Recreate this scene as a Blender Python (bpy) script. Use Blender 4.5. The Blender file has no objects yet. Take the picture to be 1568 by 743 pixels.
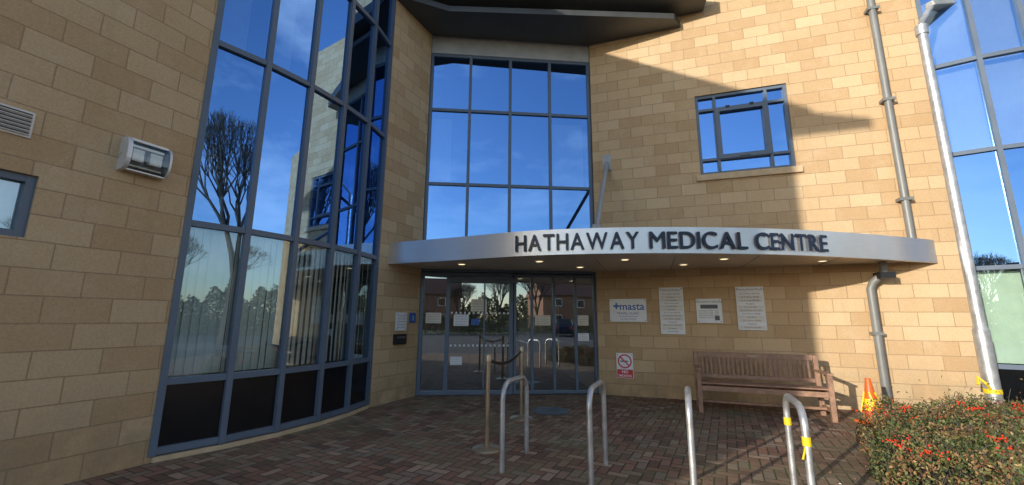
import bpy, math, random
import numpy as np
from mathutils import Vector, Matrix
random.seed(7); rng=np.random.default_rng(7)
scene=bpy.context.scene
COL=scene.collection

# ------------------------------------------------------------ materials
def new_mat(name):
    m=bpy.data.materials.new(name); m.use_nodes=True
    nt=m.node_tree; nt.nodes.clear()
    out=nt.nodes.new('ShaderNodeOutputMaterial')
    return m,nt,out
def N(nt,t,**k):
    n=nt.nodes.new(t)
    for a,b in k.items(): setattr(n,a,b)
    return n
def lk(nt,a,b): nt.links.new(a,b)
def mth(nt,op,a,b=None,c=None):
    n=nt.nodes.new('ShaderNodeMath'); n.operation=op
    for i,v in enumerate((a,b,c)):
        if v is None: continue
        if isinstance(v,(int,float)): n.inputs[i].default_value=v
        else: nt.links.new(v,n.inputs[i])
    return n.outputs[0]
def mixc(nt,f,a,b,mode='MIX'):
    n=nt.nodes.new('ShaderNodeMix'); n.data_type='RGBA'; n.blend_type=mode
    for sock,v in ((n.inputs[0],f),(n.inputs[6],a),(n.inputs[7],b)):
        if isinstance(v,(int,float)): sock.default_value=v
        elif isinstance(v,tuple): sock.default_value=(*v[:3],1)
        else: nt.links.new(v,sock)
    return n.outputs[2]
def ramp(nt,fac,p0,p1,c0=(0,0,0),c1=(1,1,1)):
    n=nt.nodes.new('ShaderNodeValToRGB')
    n.color_ramp.elements[0].position=p0; n.color_ramp.elements[0].color=(*c0,1)
    n.color_ramp.elements[1].position=p1; n.color_ramp.elements[1].color=(*c1,1)
    nt.links.new(fac,n.inputs[0]); return n.outputs[0]
def noise(nt,vec,scale,detail=4,rough=.55):
    n=nt.nodes.new('ShaderNodeTexNoise'); n.inputs['Scale'].default_value=scale
    n.inputs['Detail'].default_value=detail; n.inputs['Roughness'].default_value=rough
    if vec is not None: nt.links.new(vec,n.inputs['Vector'])
    return n.outputs[0]
def simple(name,col,rough=.6,metal=0.,var=.15,scale=8.,bump=0.,bscale=60.,spec=.5):
    m,nt,out=new_mat(name)
    p=N(nt,'ShaderNodeBsdfPrincipled'); lk(nt,p.outputs[0],out.inputs[0])
    tc=N(nt,'ShaderNodeTexCoord')
    n=noise(nt,tc.outputs['Object'],scale,5)
    a=tuple(c*(1-var) for c in col); b=tuple(min(1,c*(1+var)) for c in col)
    lk(nt,ramp(nt,n,.3,.7,a,b),p.inputs['Base Color'])
    p.inputs['Metallic'].default_value=metal
    p.inputs['Specular IOR Level'].default_value=spec
    r=mth(nt,'MULTIPLY_ADD',n,.25,rough-.12); lk(nt,r,p.inputs['Roughness'])
    if bump>0:
        bn=N(nt,'ShaderNodeBump'); bn.inputs['Strength'].default_value=bump; bn.inputs['Distance'].default_value=.01
        lk(nt,noise(nt,tc.outputs['Object'],bscale,4),bn.inputs['Height']); lk(nt,bn.outputs[0],p.inputs['Normal'])
    return m

def stone_mat():
    m,nt,out=new_mat('buff_stone_blockwork')
    p=N(nt,'ShaderNodeBsdfPrincipled'); lk(nt,p.outputs[0],out.inputs[0])
    uv=N(nt,'ShaderNodeUVMap'); tc=N(nt,'ShaderNodeTexCoord')
    # blocks wander slightly from a perfect grid
    wv=N(nt,'ShaderNodeTexNoise'); wv.inputs['Scale'].default_value=1.6; wv.inputs['Detail'].default_value=2; lk(nt,uv.outputs[0],wv.inputs['Vector'])
    vm=N(nt,'ShaderNodeVectorMath'); vm.operation='MULTIPLY_ADD'; lk(nt,wv.outputs['Color'],vm.inputs[0]); vm.inputs[1].default_value=(.012,.012,0); lk(nt,uv.outputs[0],vm.inputs[2])
    br=N(nt,'ShaderNodeTexBrick'); lk(nt,vm.outputs[0],br.inputs['Vector'])
    br.offset=.5; br.inputs['Scale'].default_value=1
    br.inputs['Brick Width'].default_value=.45; br.inputs['Row Height'].default_value=.225
    br.inputs['Mortar Size'].default_value=.0058; br.inputs['Mortar Smooth'].default_value=.35
    br.inputs['Color1'].default_value=(.56,.38,.21,1); br.inputs['Color2'].default_value=(.73,.545,.335,1)
    br.inputs['Mortar'].default_value=(.43,.30,.18,1)
    n1=noise(nt,tc.outputs['Object'],.9,5,.6); n2=noise(nt,tc.outputs['Object'],55,4,.7); n3=noise(nt,tc.outputs['Object'],3.3,6,.7)
    c=mixc(nt,mth(nt,'MULTIPLY',ramp(nt,n1,.35,.7),.3),br.outputs['Color'],(.53,.355,.195))
    c=mixc(nt,mth(nt,'MULTIPLY',ramp(nt,n3,.5,.72),.3),c,(.73,.58,.40))
    c=mixc(nt,.8,c,ramp(nt,n2,.25,.75,(.70,.68,.65),(1,1,1)),'MULTIPLY')
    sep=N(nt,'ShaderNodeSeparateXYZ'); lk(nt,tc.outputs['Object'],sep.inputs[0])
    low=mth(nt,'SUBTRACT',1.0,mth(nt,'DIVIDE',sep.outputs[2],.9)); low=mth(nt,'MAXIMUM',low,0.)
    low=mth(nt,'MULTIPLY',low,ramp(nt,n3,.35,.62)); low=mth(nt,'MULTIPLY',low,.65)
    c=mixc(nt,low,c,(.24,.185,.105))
    # rain streaks
    mp2=N(nt,'ShaderNodeMapping'); mp2.inputs['Scale'].default_value=(5,5,.35); lk(nt,tc.outputs['Object'],mp2.inputs[0])
    st=mth(nt,'MULTIPLY',ramp(nt,noise(nt,mp2.outputs[0],1.3,5,.6),.55,.8),.22)
    c=mixc(nt,st,c,(.36,.25,.14))
    lk(nt,c,p.inputs['Base Color']); p.inputs['Roughness'].default_value=.9; p.inputs['Specular IOR Level'].default_value=.2
    h=mth(nt,'SUBTRACT',mth(nt,'MULTIPLY',n2,.3),br.outputs['Fac'])
    bn=N(nt,'ShaderNodeBump'); bn.inputs['Strength'].default_value=.65; bn.inputs['Distance'].default_value=.009
    lk(nt,h,bn.inputs['Height']); lk(nt,bn.outputs[0],p.inputs['Normal'])
    return m

def paver_mat():
    m,nt,out=new_mat('block_paving_herringbone')
    p=N(nt,'ShaderNodeBsdfPrincipled'); lk(nt,p.outputs[0],out.inputs[0])
    tc=N(nt,'ShaderNodeTexCoord')
    mp=N(nt,'ShaderNodeMapping'); mp.inputs['Scale'].default_value=(10,10,10); mp.inputs['Rotation'].default_value=(0,0,math.radians(27))
    lk(nt,tc.outputs['Object'],mp.inputs[0])
    sp=N(nt,'ShaderNodeSeparateXYZ'); lk(nt,mp.outputs[0],sp.inputs[0])
    x,y=sp.outputs[0],sp.outputs[1]
    i=mth(nt,'FLOOR',x); j=mth(nt,'FLOOR',y); fx=mth(nt,'SUBTRACT',x,i); fy=mth(nt,'SUBTRACT',y,j)
    k=mth(nt,'FLOORED_MODULO',mth(nt,'SUBTRACT',i,j),4.0)
    def eq(v): return mth(nt,'COMPARE',k,float(v),.1)
    k1,k2=eq(1),eq(2); isV=mth(nt,'GREATER_THAN',k,1.5)
    lx=mth(nt,'ADD',fx,k1); ly=mth(nt,'ADD',fy,k2)
    W=mth(nt,'SUBTRACT',2.0,isV); Hh=mth(nt,'ADD',1.0,isV)
    d=mth(nt,'MINIMUM',mth(nt,'MINIMUM',lx,mth(nt,'SUBTRACT',W,lx)),mth(nt,'MINIMUM',ly,mth(nt,'SUBTRACT',Hh,ly)))
    bi=mth(nt,'SUBTRACT',i,k1); bj=mth(nt,'SUBTRACT',j,k2)
    cmb=N(nt,'ShaderNodeCombineXYZ'); lk(nt,bi,cmb.inputs[0]); lk(nt,bj,cmb.inputs[1])
    wn=N(nt,'ShaderNodeTexWhiteNoise'); wn.noise_dimensions='2D'; lk(nt,cmb.outputs[0],wn.inputs[0])
    rp=N(nt,'ShaderNodeValToRGB'); cr=rp.color_ramp
    cr.elements[0].color=(.16,.10,.072,1); cr.elements[1].color=(.44,.30,.21,1)
    for pos,c in ((.35,(.28,.15,.10)),(.6,(.33,.19,.13)),(.8,(.26,.20,.15))):
        e=cr.elements.new(pos); e.color=(*c,1)
    lk(nt,wn.outputs[0],rp.inputs[0])
    n1=noise(nt,tc.outputs['Object'],1.1,5,.65); n2=noise(nt,tc.outputs['Object'],45,4,.7); n3=noise(nt,tc.outputs['Object'],6,4,.7)
    c=mixc(nt,.8,rp.outputs[0],ramp(nt,n2,.25,.8,(.6,.6,.6),(1.1,1.08,1.05)),'MULTIPLY')
    c=mixc(nt,mth(nt,'MULTIPLY',ramp(nt,n1,.45,.66),.6),c,(.22,.20,.12))
    c=mixc(nt,mth(nt,'MULTIPLY',ramp(nt,n3,.58,.70),.45),c,(.10,.088,.06))
    edge=ramp(nt,d,.035,.085)
    jc=mixc(nt,ramp(nt,n1,.42,.6),(.055,.046,.036),(.10,.115,.045))
    c=mixc(nt,edge,jc,c)
    lk(nt,c,p.inputs['Base Color']); p.inputs['Roughness'].default_value=.8; p.inputs['Specular IOR Level'].default_value=.3
    h=mth(nt,'ADD',ramp(nt,d,.0,.12),mth(nt,'MULTIPLY',n2,.35)); h=mth(nt,'ADD',h,mth(nt,'MULTIPLY',wn.outputs[0],.35))
    bn=N(nt,'ShaderNodeBump'); bn.inputs['Strength'].default_value=.7; bn.inputs['Distance'].default_value=.008
    lk(nt,h,bn.inputs['Height']); lk(nt,bn.outputs[0],p.inputs['Normal'])
    return m

def glass_mat(name,refl=.5,tint=(.5,.6,.62),gcol=(.62,.8,1.)):
    m,nt,out=new_mat(name)
    g=N(nt,'ShaderNodeBsdfGlossy'); g.inputs['Roughness'].default_value=.004; g.inputs['Color'].default_value=(*gcol,1)
    t=N(nt,'ShaderNodeBsdfTransparent'); t.inputs['Color'].default_value=(*tint,1)
    tc=N(nt,'ShaderNodeTexCoord')
    bn=N(nt,'ShaderNodeBump'); bn.inputs['Strength'].default_value=.12; bn.inputs['Distance'].default_value=.01
    lk(nt,noise(nt,tc.outputs['Object'],.9,1),bn.inputs['Height']); lk(nt,bn.outputs[0],g.inputs['Normal'])
    fr=N(nt,'ShaderNodeFresnel'); fr.inputs[0].default_value=1.5
    f=mth(nt,'MULTIPLY_ADD',fr.outputs[0],1-refl,refl)
    mx=N(nt,'ShaderNodeMixShader'); lk(nt,f,mx.inputs[0]); lk(nt,t.outputs[0],mx.inputs[1]); lk(nt,g.outputs[0],mx.inputs[2])
    lk(nt,mx.outputs[0],out.inputs[0]); return m

def brushed(name,col,rough):
    m,nt,out=new_mat(name)
    p=N(nt,'ShaderNodeBsdfPrincipled'); lk(nt,p.outputs[0],out.inputs[0])
    tc=N(nt,'ShaderNodeTexCoord'); mp=N(nt,'ShaderNodeMapping'); mp.inputs['Scale'].default_value=(1.5,1.5,90)
    lk(nt,tc.outputs['Object'],mp.inputs[0]); n=noise(nt,mp.outputs[0],3,4); n2=noise(nt,tc.outputs['Object'],2.2,5,.65)
    c=mixc(nt,n,tuple(v*.85 for v in col),tuple(min(1,v*1.08) for v in col)); c=mixc(nt,mth(nt,'MULTIPLY',n2,.4),c,tuple(v*.65 for v in col))
    lk(nt,c,p.inputs['Base Color']); p.inputs['Metallic'].default_value=.8
    lk(nt,mth(nt,'MULTIPLY_ADD',n2,.3,rough-.12),p.inputs['Roughness']); return m

def attr_mat(name,rough=.6,spec=.3):
    m,nt,out=new_mat(name)
    p=N(nt,'ShaderNodeBsdfPrincipled'); lk(nt,p.outputs[0],out.inputs[0])
    a=N(nt,'ShaderNodeAttribute'); a.attribute_name='Col'; lk(nt,a.outputs[0],p.inputs['Base Color'])
    p.inputs['Roughness'].default_value=rough; p.inputs['Specular IOR Level'].default_value=spec; return m

def emis(name,col,st):
    m,nt,out=new_mat(name); e=N(nt,'ShaderNodeEmission'); e.inputs[0].default_value=(*col,1); e.inputs[1].default_value=st
    lk(nt,e.outputs[0],out.inputs[0]); return m

M=dict(
 stone=stone_mat(), paver=paver_mat(),
 glass=glass_mat('coated_window_glass',.66,(.85,.92,.92),(.28,.53,1.)), bglass=glass_mat('lower_window_glass',.26,(.96,.99,.98),(.65,.83,1.)), dglass=glass_mat('door_glass',.40,(.80,.84,.82),(.85,.93,1.)), lglass=glass_mat('clear_lamp_glass',.05,(.92,.94,.94),(1,1,1)),
 spandrel=simple('dark_spandrel_glass',(.006,.007,.009),.14,0,.1,2,spec=.7),
 frame=simple('blue_grey_powdercoat',(.115,.15,.205),.42,0,.08,3),
 roofm=simple('dark_grey_roof_metal',(.085,.09,.092),.45,.2,.12,2),
 band=simple('grey_metal_band',(.45,.45,.45),.5,.1,.12,4),
 galv=simple('galvanised_steel',(.50,.51,.52),.42,.65,.22,9,.15,90),
 paintgrey=simple('grey_painted_steel',(.33,.34,.34),.5,.1,.15,5),
 pipe=simple('grey_downpipe',(.20,.205,.20),.45,.1,.12,4),
 steel=brushed('brushed_stainless',(.80,.80,.81),.34),
 soffit=simple('canopy_soffit_panel',(.64,.56,.46),.4,.15,.07,2),
 navy=simple('navy_letter',(.010,.018,.045),.35,.0,.1,4),
 black=simple('black_plastic',(.015,.015,.016),.4,0,.2,6),
 white=simple('white_sign_board',(.80,.81,.82),.35,0,.04,3),
 silver=simple('silver_lamp_housing',(.66,.67,.68),.3,.3,.08,6),
 blue=simple('blue_print',(.03,.12,.42),.4,0,.1,5), red=simple('red_print',(.62,.03,.04),.4,0,.08,5),
 ink=simple('grey_print',(.10,.11,.13),.5,0,.1,5), paper=simple('notice_paper',(.74,.68,.56),.6,0,.06,8),
 wood=simple('weathered_teak',(.30,.175,.115),.6,0,.3,14,.3,60),
 cone=simple('orange_cone_plastic',(.80,.13,.02),.45,0,.12,6), yellow=simple('yellow_tape',(.80,.58,.02),.45,0,.08,9),
 brass=simple('bronze_post_metal',(.42,.33,.23),.35,.7,.15,6),
 lampglass=simple('lamp_gear_tray',(.10,.11,.11),.3,0,.5,11,.3,30), reflector=simple('lamp_reflector',(.85,.85,.80),.25,.1,.1,9), vent=simple('vent_grille',(.72,.69,.64),.5,0,.06,6),
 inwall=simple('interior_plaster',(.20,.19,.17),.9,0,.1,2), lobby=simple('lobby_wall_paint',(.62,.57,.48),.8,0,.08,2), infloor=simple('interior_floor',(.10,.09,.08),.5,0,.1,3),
 blind=simple('vertical_blind_fabric',(.84,.88,.83),.8,0,.05,6), curtain=simple('green_curtain',(.55,.72,.58),.8,0,.08,5),
 asphalt=simple('asphalt',(.055,.055,.057),.9,0,.3,30,.4,150), line=simple('road_paint',(.72,.72,.70),.7,0,.1,12),
 soil=simple('soil',(.06,.045,.03),.95,0,.4,9,.6,40), grass=simple('rough_grass',(.06,.085,.03),.95,0,.4,3,.5,30),
 concrete=simple('concrete_kerb',(.34,.33,.30),.85,0,.15,9,.3,60), sill=simple('stone_sill',(.56,.42,.26),.85,0,.12,9,.3,60),
 bark=simple('bark',(.085,.07,.055),.9,0,.3,6), roof=simple('roof_membrane',(.15,.15,.15),.9,0,.1,2),
 carpaint=simple('dark_blue_car_paint',(.02,.035,.07),.25,.3,.05,2), tyre=simple('tyre_rubber',(.02,.02,.02),.8,0,.1,9),
 hedge=simple('hedge_leaf',(.085,.09,.045),.8,0,.5,4), leaf=attr_mat('shrub_leaf'), berry=simple('red_berry',(.80,.05,.012),.3,0,.2,40),
 lamp_on=emis('downlight_glow',(1,.80,.45),1.8), tile=simple('clay_roof_tile',(.16,.075,.05),.85,0,.25,6), brick=simple('red_brick_wall',(.30,.15,.09),.9,0,.2,12),
)

# ------------------------------------------------------------ mesh helpers
def link(o,parent=None):
    COL.objects.link(o)
    if parent is not None: o.parent=parent
    return o
def empty(name):
    e=bpy.data.objects.new(name,None); COL.objects.link(e); e.empty_display_size=.2; return e
class MB:
    """mesh builder"""
    def __init__(s): s.v=[];s.f=[];s.uv=[];s.mi=[];s.mats=[]
    def mat(s,m):
        if m not in s.mats: s.mats.append(m)
        return s.mats.index(m)
    def face(s,pts,m,uv=None):
        b=len(s.v); s.v+= [tuple(p) for p in pts]; s.f.append(tuple(range(b,b+len(pts))))
        s.uv+= (uv if uv else [(0,0)]*len(pts)); s.mi.append(s.mat(m))
    def box8(s,P,m):
        for q in ((0,2,3,1),(4,5,7,6),(0,1,5,4),(2,6,7,3),(0,4,6,2),(1,3,7,5)): s.face([P[i] for i in q],m)
    def box(s,x0,x1,y0,y1,z0,z1,m,mx=None):
        P=[Vector((x,y,z)) for z in (z0,z1) for y in (y0,y1) for x in (x0,x1)]
        if mx is not None: P=[mx@p for p in P]
        s.box8(P,m)
    def tube(s,path,r,m,n=10,caps=True,r1=None):
        path=[Vector(p) for p in path]; rings=[]; up=Vector((0,0,1)); k=len(path)
        prev=None
        for i,p in enumerate(path):
            t=(path[min(i+1,k-1)]-path[max(i-1,0)]).normalized()
            if prev is None:
                a=t.cross(up) if abs(t.dot(up))<.95 else t.cross(Vector((1,0,0)))
            else: a=prev-t*prev.dot(t)
            a.normalize(); prev=a; b=t.cross(a)
            rr=r if r1 is None else r+(r1-r)*i/(k-1)
            rings.append([p+(a*math.cos(2*math.pi*j/n)+b*math.sin(2*math.pi*j/n))*rr for j in range(n)])
        b0=len(s.v)
        for ring in rings: s.v+=[tuple(q) for q in ring]
        im=s.mat(m)
        for i in range(k-1):
            for j in range(n):
                j2=(j+1)%n
                s.f.append((b0+i*n+j,b0+i*n+j2,b0+(i+1)*n+j2,b0+(i+1)*n+j)); s.uv+=[(0,0)]*4; s.mi.append(im)
        if caps:
            s.f.append(tuple(b0+j for j in reversed(range(n)))); s.uv+=[(0,0)]*n; s.mi.append(im)
            s.f.append(tuple(b0+(k-1)*n+j for j in range(n))); s.uv+=[(0,0)]*n; s.mi.append(im)
    def lathe(s,prof,m,n=20,c=(0,0,0)):
        b0=len(s.v); im=s.mat(m)
        for r,z in prof: s.v+=[(c[0]+r*math.cos(2*math.pi*j/n),c[1]+r*math.sin(2*math.pi*j/n),c[2]+z) for j in range(n)]
        for i in range(len(prof)-1):
            for j in range(n):
                j2=(j+1)%n; s.f.append((b0+i*n+j,b0+i*n+j2,b0+(i+1)*n+j2,b0+(i+1)*n+j)); s.uv+=[(0,0)]*4; s.mi.append(im)
    def prism(s,poly,z0,z1,m,mside=None,mbot=None):
        n=len(poly)
        f=lambda v,i:v[i] if isinstance(v,(list,tuple)) else v
        s.face([(poly[i][0],poly[i][1],f(z1,i)) for i in range(n)],m)
        s.face([(poly[i][0],poly[i][1],f(z0,i)) for i in reversed(range(n))],mbot or m)
        for i in range(n):
            j=(i+1)%n
            s.face([(poly[i][0],poly[i][1],f(z0,i)),(poly[j][0],poly[j][1],f(z0,j)),(poly[j][0],poly[j][1],f(z1,j)),(poly[i][0],poly[i][1],f(z1,i))],mside or m)
    def obj(s,name,parent=None,smooth=False,bevel=0):
        me=bpy.data.meshes.new(name); me.from_pydata(s.v,[],s.f)
        ul=me.uv_layers.new(name='UVMap')
        ul.data.foreach_set('uv',np.array(s.uv,dtype=np.float32).ravel())
        me.polygons.foreach_set('material_index',s.mi)
        for m in s.mats: me.materials.append(m)
        me.update()
        if smooth:
            me.polygons.foreach_set('use_smooth',[True]*len(me.polygons))
            try: me.set_sharp_from_angle(angle=math.radians(40))
            except Exception: pass
        o=bpy.data.objects.new(name,me); link(o,parent)
        if bevel>0:
            w=o.modifiers.new('w','WELD'); w.merge_threshold=.0005
            b=o.modifiers.new('b','BEVEL'); b.width=bevel; b.segments=2; b.limit_method='ANGLE'
        return o
class Frame:
    """vertical wall frame: origin, d = left-to-right seen from outside, n = outward"""
    def __init__(s,o,d):
        s.o=Vector((o[0],o[1],0)); s.d=Vector((d[0],d[1],0)).normalized(); s.n=s.d.cross(Vector((0,0,1)))
    def P(s,a,o,z): return s.o+s.d*a+s.n*o+Vector((0,0,z))
    def box(s,mb,a0,a1,o0,o1,z0,z1,m): mb.box8([s.P(a,o,z) for z in (z0,z1) for o in (o0,o1) for a in (a0,a1)],m)
    def mx(s,a,o,z):
        p=s.P(a,o,z); u=Vector((0,0,1))
        return Matrix(((s.d.x,u.x,s.n.x,p.x),(s.d.y,u.y,s.n.y,p.y),(s.d.z,u.z,s.n.z,p.z),(0,0,0,1)))
def wall(mb,fr,a0,a1,z0,z1,holes,th=.3,m=None):
    m=m or M['stone']
    A=sorted({a0,a1}|{h[0] for h in holes}|{h[1] for h in holes}); Z=sorted({z0,z1}|{h[2] for h in holes}|{h[3] for h in holes})
    for i in range(len(A)-1):
        for j in range(len(Z)-1):
            ca,cz=(A[i]+A[i+1])/2,(Z[j]+Z[j+1])/2
            if any(h[0]<ca<h[1] and h[2]<cz<h[3] for h in holes): continue
            q=[(A[i],Z[j]),(A[i+1],Z[j]),(A[i+1],Z[j+1]),(A[i],Z[j+1])]
            mb.face([fr.P(a,0,z) for a,z in q],m,q)
            mb.face([fr.P(a,-th,z) for a,z in reversed(q)],m,list(reversed(q)))
    for h in holes:
        x0,x1,y0,y1=h
        for (p,q) in (((x0,y0),(x1,y0)),((x1,y0),(x1,y1)),((x1,y1),(x0,y1)),((x0,y1),(x0,y0))):
            mb.face([fr.P(p[0],0,p[1]),fr.P(q[0],0,q[1]),fr.P(q[0],-th,q[1]),fr.P(p[0],-th,p[1])],m,[(p[0],p[1]),(q[0],q[1]),(q[0]+.3,q[1]),(p[0]+.3,p[1])])
    for a in (a0,a1): mb.face([fr.P(a,0,z0),fr.P(a,0,z1),fr.P(a,-th,z1),fr.P(a,-th,z0)],m,[(a,z0),(a,z1),(a+.3,z1),(a+.3,z0)])
    mb.face([fr.P(a0,0,z1),fr.P(a1,0,z1),fr.P(a1,-th,z1),fr.P(a0,-th,z1)],m)
def room(mb,fr,a0,a1,z0,z1,o0,dep,wm='inwall'):
    P=fr.P
    mb.face([P(a0,o0,z0),P(a1,o0,z0),P(a1,-dep,z0),P(a0,-dep,z0)],M['infloor'])
    for q in ([P(a0,o0,z1),P(a1,o0,z1),P(a1,-dep,z1),P(a0,-dep,z1)],[P(a0,-dep,z0),P(a1,-dep,z0),P(a1,-dep,z1),P(a0,-dep,z1)],
              [P(a0,o0,z0),P(a0,-dep,z0),P(a0,-dep,z1),P(a0,o0,z1)],[P(a1,o0,z0),P(a1,-dep,z0),P(a1,-dep,z1),P(a1,o0,z1)]):
        mb.face(q,M[wm])
def pane(mb,fr,a0,a1,o,z0,z1,m):
    t=[random.uniform(-.0016,.0016) for _ in range(2)]
    w=(a1-a0)/2; h=(z1-z0)/2
    pts=[fr.P(a0,o-t[0]*w-t[1]*h,z0),fr.P(a1,o+t[0]*w-t[1]*h,z0),fr.P(a1,o+t[0]*w+t[1]*h,z1),fr.P(a0,o-t[0]*w+t[1]*h,z1)]
    mb.face(pts,m)
def glazing(mf,mg,fr,A,Z,fw,o0,o1,gm,post=None):
    for a in A: fr.box(mf,a-fw/2,a+fw/2,o0,o1,Z[0]-fw/2,Z[-1]+fw/2,M['frame'])
    for i in range(len(A)-1):
        for z in Z: fr.box(mf,A[i]+fw/2,A[i+1]-fw/2,o0+.004,o1-.006,z-fw/2,z+fw/2,M['frame'])
        for j in range(len(Z)-1):
            pane(mg,fr,A[i]+fw/2-.005,A[i+1]-fw/2+.005,(o0+o1)/2,Z[j]+fw/2-.005,Z[j+1]-fw/2+.005,gm)
def blinds(mb,fr,a0,a1,o,z0,z1,m,ang=35,w=.09,j=7):
    a=a0
    while a<a1:
        an=math.radians(ang+random.uniform(-j,j)); dx=w/2*math.cos(an); do=w/2*math.sin(an)
        mb.face([fr.P(a-dx,o-do,z0),fr.P(a+dx,o+do,z0),fr.P(a+dx,o+do,z1),fr.P(a-dx,o-do,z1)],m); a+=w*.93
def text(name,body,size,mx,m,parent,extrude=.0,offset=0.,align='CENTER'):
    cu=bpy.data.curves.new(name,'FONT'); cu.body=body; cu.size=size; cu.extrude=extrude; cu.offset=offset; cu.align_x=align; cu.align_y='CENTER' if align=='CENTER' else 'BOTTOM_BASELINE'
    cu.materials.append(m); o=bpy.data.objects.new(name,cu); link(o,parent); o.matrix_world=mx; return o

# ------------------------------------------------------------ building layout (metres)
A0=Vector((-1.776,8.06)); dl=Vector((.430,.903)).normalized()
LEND=12.9
FL=Frame((A0.x-dl.x*LEND,A0.y-dl.y*LEND),dl)
tl=lambda t:LEND-t
FC=Frame(A0,(.9962,.087)); CW=3.50
cB=FC.P(CW,0,0); RS=.085
FR=Frame((cB.x-.948*RS,cB.y+.317*RS),(.948,-.317))
B=empty('medical_centre_building')
mw=MB()
HT=8.7
wall(mw,FL,0,LEND,0,HT,[(tl(4.07),tl(1.2),.0,7.9),(tl(6.1),tl(5.21),2.04,2.57),(tl(10.5),tl(8.),1.,2.4)])
wall(mw,FR,RS,5.93,0,10.5,[(2.16,3.77,4.2,5.88)])
wall(mw,FR,8.8,16,0,10.5,[]); wall(mw,FR,5.93,8.8,7.9,10.5,[])
wall(mw,FC,0,CW,7.62,10.5,[])
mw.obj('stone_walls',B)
mr=MB()
c0=FL.P(0,0,0);c1=FL.P(LEND,0,0);c2=FL.P(LEND,-9,0);c3=FL.P(0,-9,0)
for p,q in ((c1,c2),(c2,c3),(c3,c0)):
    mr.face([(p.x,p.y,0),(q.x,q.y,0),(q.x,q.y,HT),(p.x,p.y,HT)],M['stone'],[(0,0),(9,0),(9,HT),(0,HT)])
mr.prism([(c.x,c.y) for c in (FL.P(0,.35,0),FL.P(LEND-1.5,.35,0),FL.P(LEND-1.5,-9,0),FL.P(0,-9,0))],HT-.02,HT+.12,M['roofm'])
perp=Vector((.653,-.757))
q=FL.P(0,.02,0); q2=FL.P(1.2,.02,0); back=FL.P(0,-5,0)
tip=(q.x+perp.x*1.05,q.y+perp.y*1.05)
mr.prism([(q2.x,q2.y),(tip[0],tip[1]),(back.x,back.y)],[8.05,8.42,8.1],[8.69,8.62,8.69],M['roofm'])
r0=FC.P(-3,-.31,0);r1=FC.P(CW,-.31,0);r2=FR.P(16,-.31,0);r3=FR.P(16,-10,0);r4=FC.P(-3,-9,0)
mr.prism([(v.x,v.y) for v in (r0,r1,r2,r3,r4)],10.3,10.45,M['roof'])
L1=FL.P(LEND-1.3,.0,0); L2=FL.P(LEND-1.7,.0,0); t1=FR.P(2.0,.02,0); t2=FR.P(2.45,.02,0)
cbk=FL.P(LEND,.0,0)
mr.prism([(L1.x,L1.y),(-1.3,7.33),(3.3,7.5),(t1.x,t1.y),(cB.x,cB.y-.002),(cbk.x,cbk.y)],7.5,[7.62,7.62,7.62,7.64,7.68,7.68],M['roofm'])
mr.prism([(L2.x,L2.y),(-1.2,7.12),(3.85,7.15),(t2.x,t2.y),(cB.x,cB.y-.003),(cbk.x,cbk.y)],7.76,8.02,M['roofm'])
mr.prism([(L1.x-.03,L1.y),(-1.4,7.5),(3.0,7.66),(cB.x,cB.y-.004),(cbk.x,cbk.y)],7.6,7.8,M['pipe'])
mr.obj('roof_and_eaves',B)

mf=MB(); mg=MB(); mi=MB(); mb_=MB()
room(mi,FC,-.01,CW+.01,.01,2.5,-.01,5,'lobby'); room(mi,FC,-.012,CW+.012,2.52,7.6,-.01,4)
UA=[.03,.86,1.73,2.60,CW-.03]
glazing(mf,mg,FC,UA,[2.74,4.15,5.80,7.08],.06,-.14,-.06,M['glass'])
FC.box(mf,0,CW,-.12,-.05,7.115,7.63,M['band']); FC.box(mf,0,CW,-.2,-.03,2.33,2.70,M['frame'])
blinds(mb_,FC,2.65,3.4,-.3,4.2,5.7,M['blind'],12); blinds(mb_,FC,.1,.5,-.3,4.2,5.7,M['blind'],12)
glazing(mf,mg,FC,[.032,.54,1.78],[.04,2.28],.075,-.16,-.05,M['dglass'])
glazing(mf,mg,FC,[1.86,2.20,2.64,3.08,CW-.025],[.04,2.28],.05,-.17,-.07,M['dglass'])
FC.box(mf,.5,1.9,-.05,-.02,2.12,2.22,M['frame'])
FC.box(mf,1.24,1.27,-.12,-.08,.1,2.2,M['frame'])
md=MB()
for zz in (1.53,.91):
    a=.62
    while a<1.75: md.box(-.018,.018,-.018,.018,0,.002,M['white'],FC.mx(a,-.095,zz)); a+=.085
md.obj('door_manifestation_dots',B)
FC.box(mi,.9,2.6,-3.6,-3.0,.02,1.1,M['wood']); FC.box(mi,2.2,3.2,-2.4,-2.35,.9,1.9,M['paper']); FC.box(mi,.05,.12,-2.,-1.0,1.0,1.9,M['blue'])
for a,z,m in ((.7,1.2,'paper'),(1.5,1.3,'white'),(2.9,1.1,'paper'),(2.2,1.4,'white')): FC.box(mi,a,a+.4,-4.97,-4.95,z,z+.55,M[m])

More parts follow.
